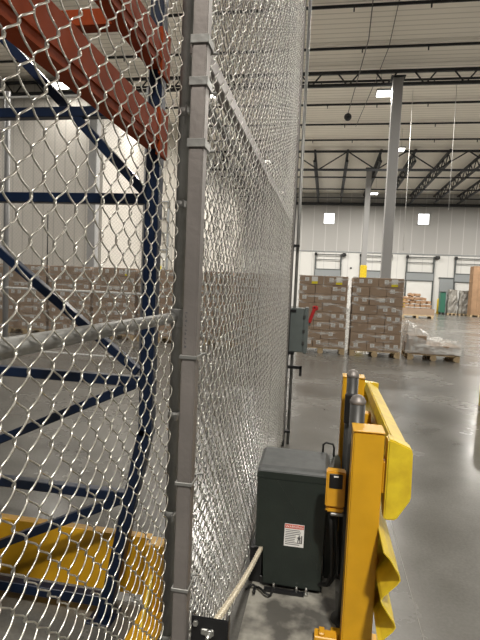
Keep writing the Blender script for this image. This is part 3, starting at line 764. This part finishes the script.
def stack(xc, yc, which, nlayers=8, back=True, tag_at=None):
    pallet(xc, yc, 'wooden pallet under the ' + which)
    group = 'cartons on the ' + which
    for l in range(nlayers):
        z = .146 + l*.2245
        three = (l % 3 != 1)
        n = 3 if three else 2
        w = .392 if three else .590
        for c in range(n):
            x = xc-.6+(c+.5)*1.2/n + rnd.uniform(-.004, .004)
            cn = col_n[c] if three else ('left', 'right')[c]
            kind = rnd.choice((0, 1, 1, 2, 0)) if rnd.random() > .12 else 3
            b_ = carton(w, kind, x, yc-.25, z, 'brown carton, %s layer, %s, of the %s' % (layer_n[l], cn, which), group, rnd.uniform(-.008, .008))
            if tag_at and (l, cn) in tag_at:
                bm = NB(); xx = .08
                box(bm, xx-.075, xx+.075, -.246, -.2445, .06, .2); box(bm, xx-.075, xx+.075, -.248, -.246, .02, .085, mi=1)
                obj('yellow_tag', bm, [M['labelwhite'], M['yellow_tag']], b_, Vector((0, 0, 0)))
            if back: carton(w, 3, x, yc+.25, z, 'plain carton in the rear row of the ' + which, 'rear cartons of the ' + which)
    # film wrap
    H = .146+nlayers*.2245+.01
    bm = NB(); xa, xb, ya, yb = xc-.615, xc+.615, yc-.51, yc+.51
    n = 22; rows = 26; rings = []
    per = []
    for (ax, ay, bx, by) in ((xa, ya, xb, ya), (xb, ya, xb, yb), (xb, yb, xa, yb), (xa, yb, xa, ya)):
        for k in range(n): per.append((ax+(bx-ax)*k/n, ay+(by-ay)*k/n))
    for r0 in range(rows+1):
        z = .15+(H-.15)*r0/rows
        rings.append([bm.verts.new((px+rnd.uniform(-.006, .006), py+rnd.uniform(-.006, .006), z)) for px, py in per])
    for A, B in zip(rings, rings[1:]):
        for k in range(len(per)): f = bm.faces.new((A[k], A[(k+1) % len(per)], B[(k+1) % len(per)], B[k])); f.smooth = True
    tag(obj('stretch_wrap', bm, M['film']), 'clear stretch film wound around the ' + which, 'plastic wrap')
YS = 12.9
stack(-.08, YS, 'wrapped stack behind the electrical box', tag_at={(7, 'right'), (7, 'left')})
stack(1.24, YS-.05, 'wrapped stack left of the low pallet', tag_at={(7, 'right')})
wn = ['first', 'second', 'third', 'fourth', 'fifth', 'sixth', 'seventh']
for i in range(7):
    stack(-9.55+1.3*i, YS+.05, wn[i] + ' fenced stack from the left', back=False, nlayers=8, tag_at={(7, 'right')} if i == 3 else None)

# low pallet with crumpled film
pallet(2.62, YS-.05, 'wooden pallet under the low crumpled load')
for k, (x, y, z, kd) in enumerate(((2.24, YS-.3, .146, 1), (2.64, YS-.3, .146, 0), (3.02, YS-.3, .146, 2), (2.24, YS-.3, .369, 0), (2.24, YS+.2, .146, 3), (2.64, YS+.2, .146, 3), (3.02, YS+.2, .146, 3))):
    lb = ('brown carton under crumpled film, front left', 'brown carton under crumpled film, front middle', 'brown carton under crumpled film, front right', 'upper brown carton under crumpled film', 'plain rear carton on the low pallet, left', 'plain rear carton on the low pallet, middle', 'plain rear carton on the low pallet, right')[k]
    carton(.392, kd, x, y, z, lb, 'cartons on the low pallet')
bm = NB(); nx, ny = 46, 34; grid = []
rn = random.Random(4)
from mathutils import noise
for j in range(ny+1):
    row = []
    for i in range(nx+1):
        u = i/nx; v = j/ny
        x = 1.96+1.34*u; y = YS-.62+1.16*v
        topz = .86-.50*u**.8+.10*math.sin(u*7+1) * (1-u)
        topz = max(topz, .46)
        ed = min(1, min(v/.16, (1-v)/.16)) ; eu = min(1, min(u/.05, (1-u)/.07))
        e_ = (max(0, min(ed, eu)))**.45
        nz = noise.fractal(Vector((x*3.2, y*3.2, 1.3)), .9, 2.1, 4)
        z = .17+(topz-.17)*e_ + .07*nz*(.4+e_)
        row.append(bm.verts.new((x+.05*noise.noise(Vector((x*5, y*5, 4))), y+.06*noise.noise(Vector((x*5, y*5, 9))), max(z, .15))))
    grid.append(row)
for j in range(ny):
    for i in range(nx): f = bm.faces.new((grid[j][i], grid[j][i+1], grid[j+1][i+1], grid[j+1][i]))
tag(obj('plastic_film', bm, M['film_heavy']), 'crumpled translucent plastic film thrown over the low pallet load', 'plastic film')

# heap of small parcels in a tray far behind
t = thing('shallow_crate', 'long shallow brown crate holding the heap of small boxes near the dock', 'crate', (6.2, 34.6, 0))
bm = NB(); box(bm, 4.95, 7.05, 33.9, 35.3, .14, .22); obj('bottom', bm, M['wood'], t)
bm = NB()
for a_ in ((4.95, 7.05, 33.9, 33.96), (4.95, 7.05, 35.24, 35.3), (4.95, 5.01, 33.96, 35.24), (6.99, 7.05, 33.96, 35.24)): box(bm, *a_, .22, .62)
obj('side_wall', bm, M['card'], t)
for x in (5.05, 6.0, 6.95):
    bm = NB(); box(bm, x-.07, x+.07, 33.9, 35.3, 0, .14); obj('runner', bm, M['wood'], t)
hp = random.Random(21); first = None
for lv in range(6):
    for ix in range(5):
        for iy in range(3):
            x = 5.25+ix*.375+hp.uniform(-.02, .02); y = 34.22+iy*.38+hp.uniform(-.02, .02); z = .33+lv*.235
            if lv > 2 and abs(x-5.85) > 1.95-.32*lv+hp.uniform(-.2, .2): continue
            lb = 'small tan box in the loose heap in the shallow crate'
            if first is None:
                bm = NB(); box(bm, -.165, .165, -.12, .12, -.09, .09, .006); box(bm, -.165, .165, -.015, .015, .09, .092); first = tag(obj('parcel', bm, M['card2'], None, Vector((0, 0, 0))), lb, 'box', 'small boxes heaped in the shallow crate'); o_ = first
            else: o_ = first.copy(); col.objects.link(o_)
            o_.location = (x, y, z); o_.rotation_euler = (hp.uniform(-.3, .3), hp.uniform(-.3, .3), hp.uniform(-.9, .9)) if lv > 2 else (0, 0, hp.uniform(-.06, .06)); s_ = hp.uniform(.85, 1.0); o_.scale = (s_, s_, s_)

# green cart, wrapped goods near the dock
t = thing('green_cart', 'dark green upright cart standing by the grey service door', 'cart', (9.4, 42.6, 0))
bm = NB(); box(bm, 9.2, 9.6, 42.3, 42.9, .15, 1.8, .03); obj('body', bm, M['green'], t)
bm = NB(); box(bm, 9.17, 9.63, 42.25, 42.95, 1.8, 1.88, .02); obj('top', bm, M['track'], t)
for sx in (-.13, .13):
    for sy in (-.2, .2):
        bm = NB(); tube(bm, [(9.4+sx-.03, 42.6+sy, .075), (9.4+sx+.03, 42.6+sy, .075)], .075, 12); obj('wheel', bm, M['rubber'], t)
def wrapped(x, y, w, h, label, seed):
    rr = random.Random(seed); t = thing('wrapped_load', label, 'wrapped pallet load', (x, y, 0), 'wrapped loads by the dock')
    bm = NB(); n = 20; rings = []
    for q in range(9):
        z = .14+(h-.14)*q/8; s = 1-.25*max(0, q/8-.6)
        rings.append([bm.verts.new((x+w/2*s*max(-1, min(1, 1.3*math.cos(2*math.pi*k/n)))+rr.uniform(-.04, .04), y+w/2*s*max(-1, min(1, 1.3*math.sin(2*math.pi*k/n)))+rr.uniform(-.04, .04), z+rr.uniform(-.03, .03))) for k in range(n)])
    for A, B in zip(rings, rings[1:]):
        for k in range(n): f = bm.faces.new((A[k], A[(k+1) % n], B[(k+1) % n], B[k]))
    bm.faces.new(rings[-1]); bm.faces.new(rings[0][::-1]); obj('load', bm, M['greywrap'], t)
    bm = NB(); box(bm, x-w/2, x+w/2, y-w/2, y+w/2, .1, .14)
    for k in (-1, 0, 1): box(bm, x+k*w*.43-.05, x+k*w*.43+.05, y-w/2, y+w/2, 0, .1)
    obj('pallet_base', bm, M['wood'], t)
wrapped(10.15, 42.6, .7, 2.05, 'tall narrow grey wrapped load right of the green cart', 1)
wrapped(11.0, 42.4, .7, 2.0, 'grey wrapped load, second right of the green cart', 2)
wrapped(12.05, 43.2, 1.0, 1.75, 'lower bulging wrapped load, third right of the green cart', 3)
wrapped(14.0, 42.4, 1.0, 1.9, 'grey wrapped load to the right of the brown stack, outside the view', 4)
# right edge stack, far
pallet(11.68, 41.0, 'wooden pallet under the far brown stack at the right picture edge')
fb = None
for l in range(12):
    for c in range(3):
        x = 11.28+c*.4; lb = 'brown carton in the far stack at the right picture edge, %s column' % col_n[c]
        if fb is None:
            bm = NB(); box(bm, -.196, .196, -.48, .48, 0, .310, .006); box(bm, -.196, .196, -.02, .02, .310, .312); fb = tag(obj('cardboard_box', bm, M['card2'], None, Vector((0, 0, 0))), lb, 'box', 'cartons in the far right stack'); o_ = fb
        else: o_ = fb.copy(); col.objects.link(o_); o_['label'] = lb
        o_['label'] = 'brown carton, %s layer, %s column, far stack at the right edge' % ((layer_n[:7]+['eighth', 'ninth', 'tenth', 'eleventh', 'top'])[l], col_n[c])
        o_.location = (x, 41.0, .146+l*.314)
# unused proto check
for o_ in list(bpy.data.objects):
    if o_.get('label') == '': print('EMPTY LABEL', o_.name)

# ------------------------------------------------------------------ world, camera
w = bpy.data.worlds.new('World'); sc.world = w; w.use_nodes = True
w.node_tree.nodes['Background'].inputs[0].default_value = (.95, .97, 1., 1)
w.node_tree.nodes['Background'].inputs[1].default_value = .06

F = 490.
yaw = math.atan(85/490.); roll = R(2.5); pitch = math.atan(34*math.cos(roll)/F)
fw = Vector((-math.sin(yaw)*math.cos(pitch), math.cos(yaw)*math.cos(pitch), -math.sin(pitch)))
rt = Vector((math.cos(yaw), math.sin(yaw), 0)); up = rt.cross(fw)
r2 = rt*math.cos(roll)+up*math.sin(roll); u2 = -rt*math.sin(roll)+up*math.cos(roll)
cam = bpy.data.cameras.new('camera'); co = bpy.data.objects.new('camera', cam); col.objects.link(co)
m4 = Matrix((r2, u2, -fw)).transposed().to_4x4(); m4.translation = (0, 0, 1.6); co.matrix_world = m4
cam.sensor_fit = 'VERTICAL'; cam.sensor_height = 24; cam.lens = F/640*24; cam.clip_start = .05; cam.clip_end = 200
sc.camera = co
sc.view_settings.view_transform = 'Standard'; sc.view_settings.look = 'None'; sc.view_settings.gamma = 1
sc.view_settings.use_curve_mapping = False
sc.view_settings.exposure = 0.0
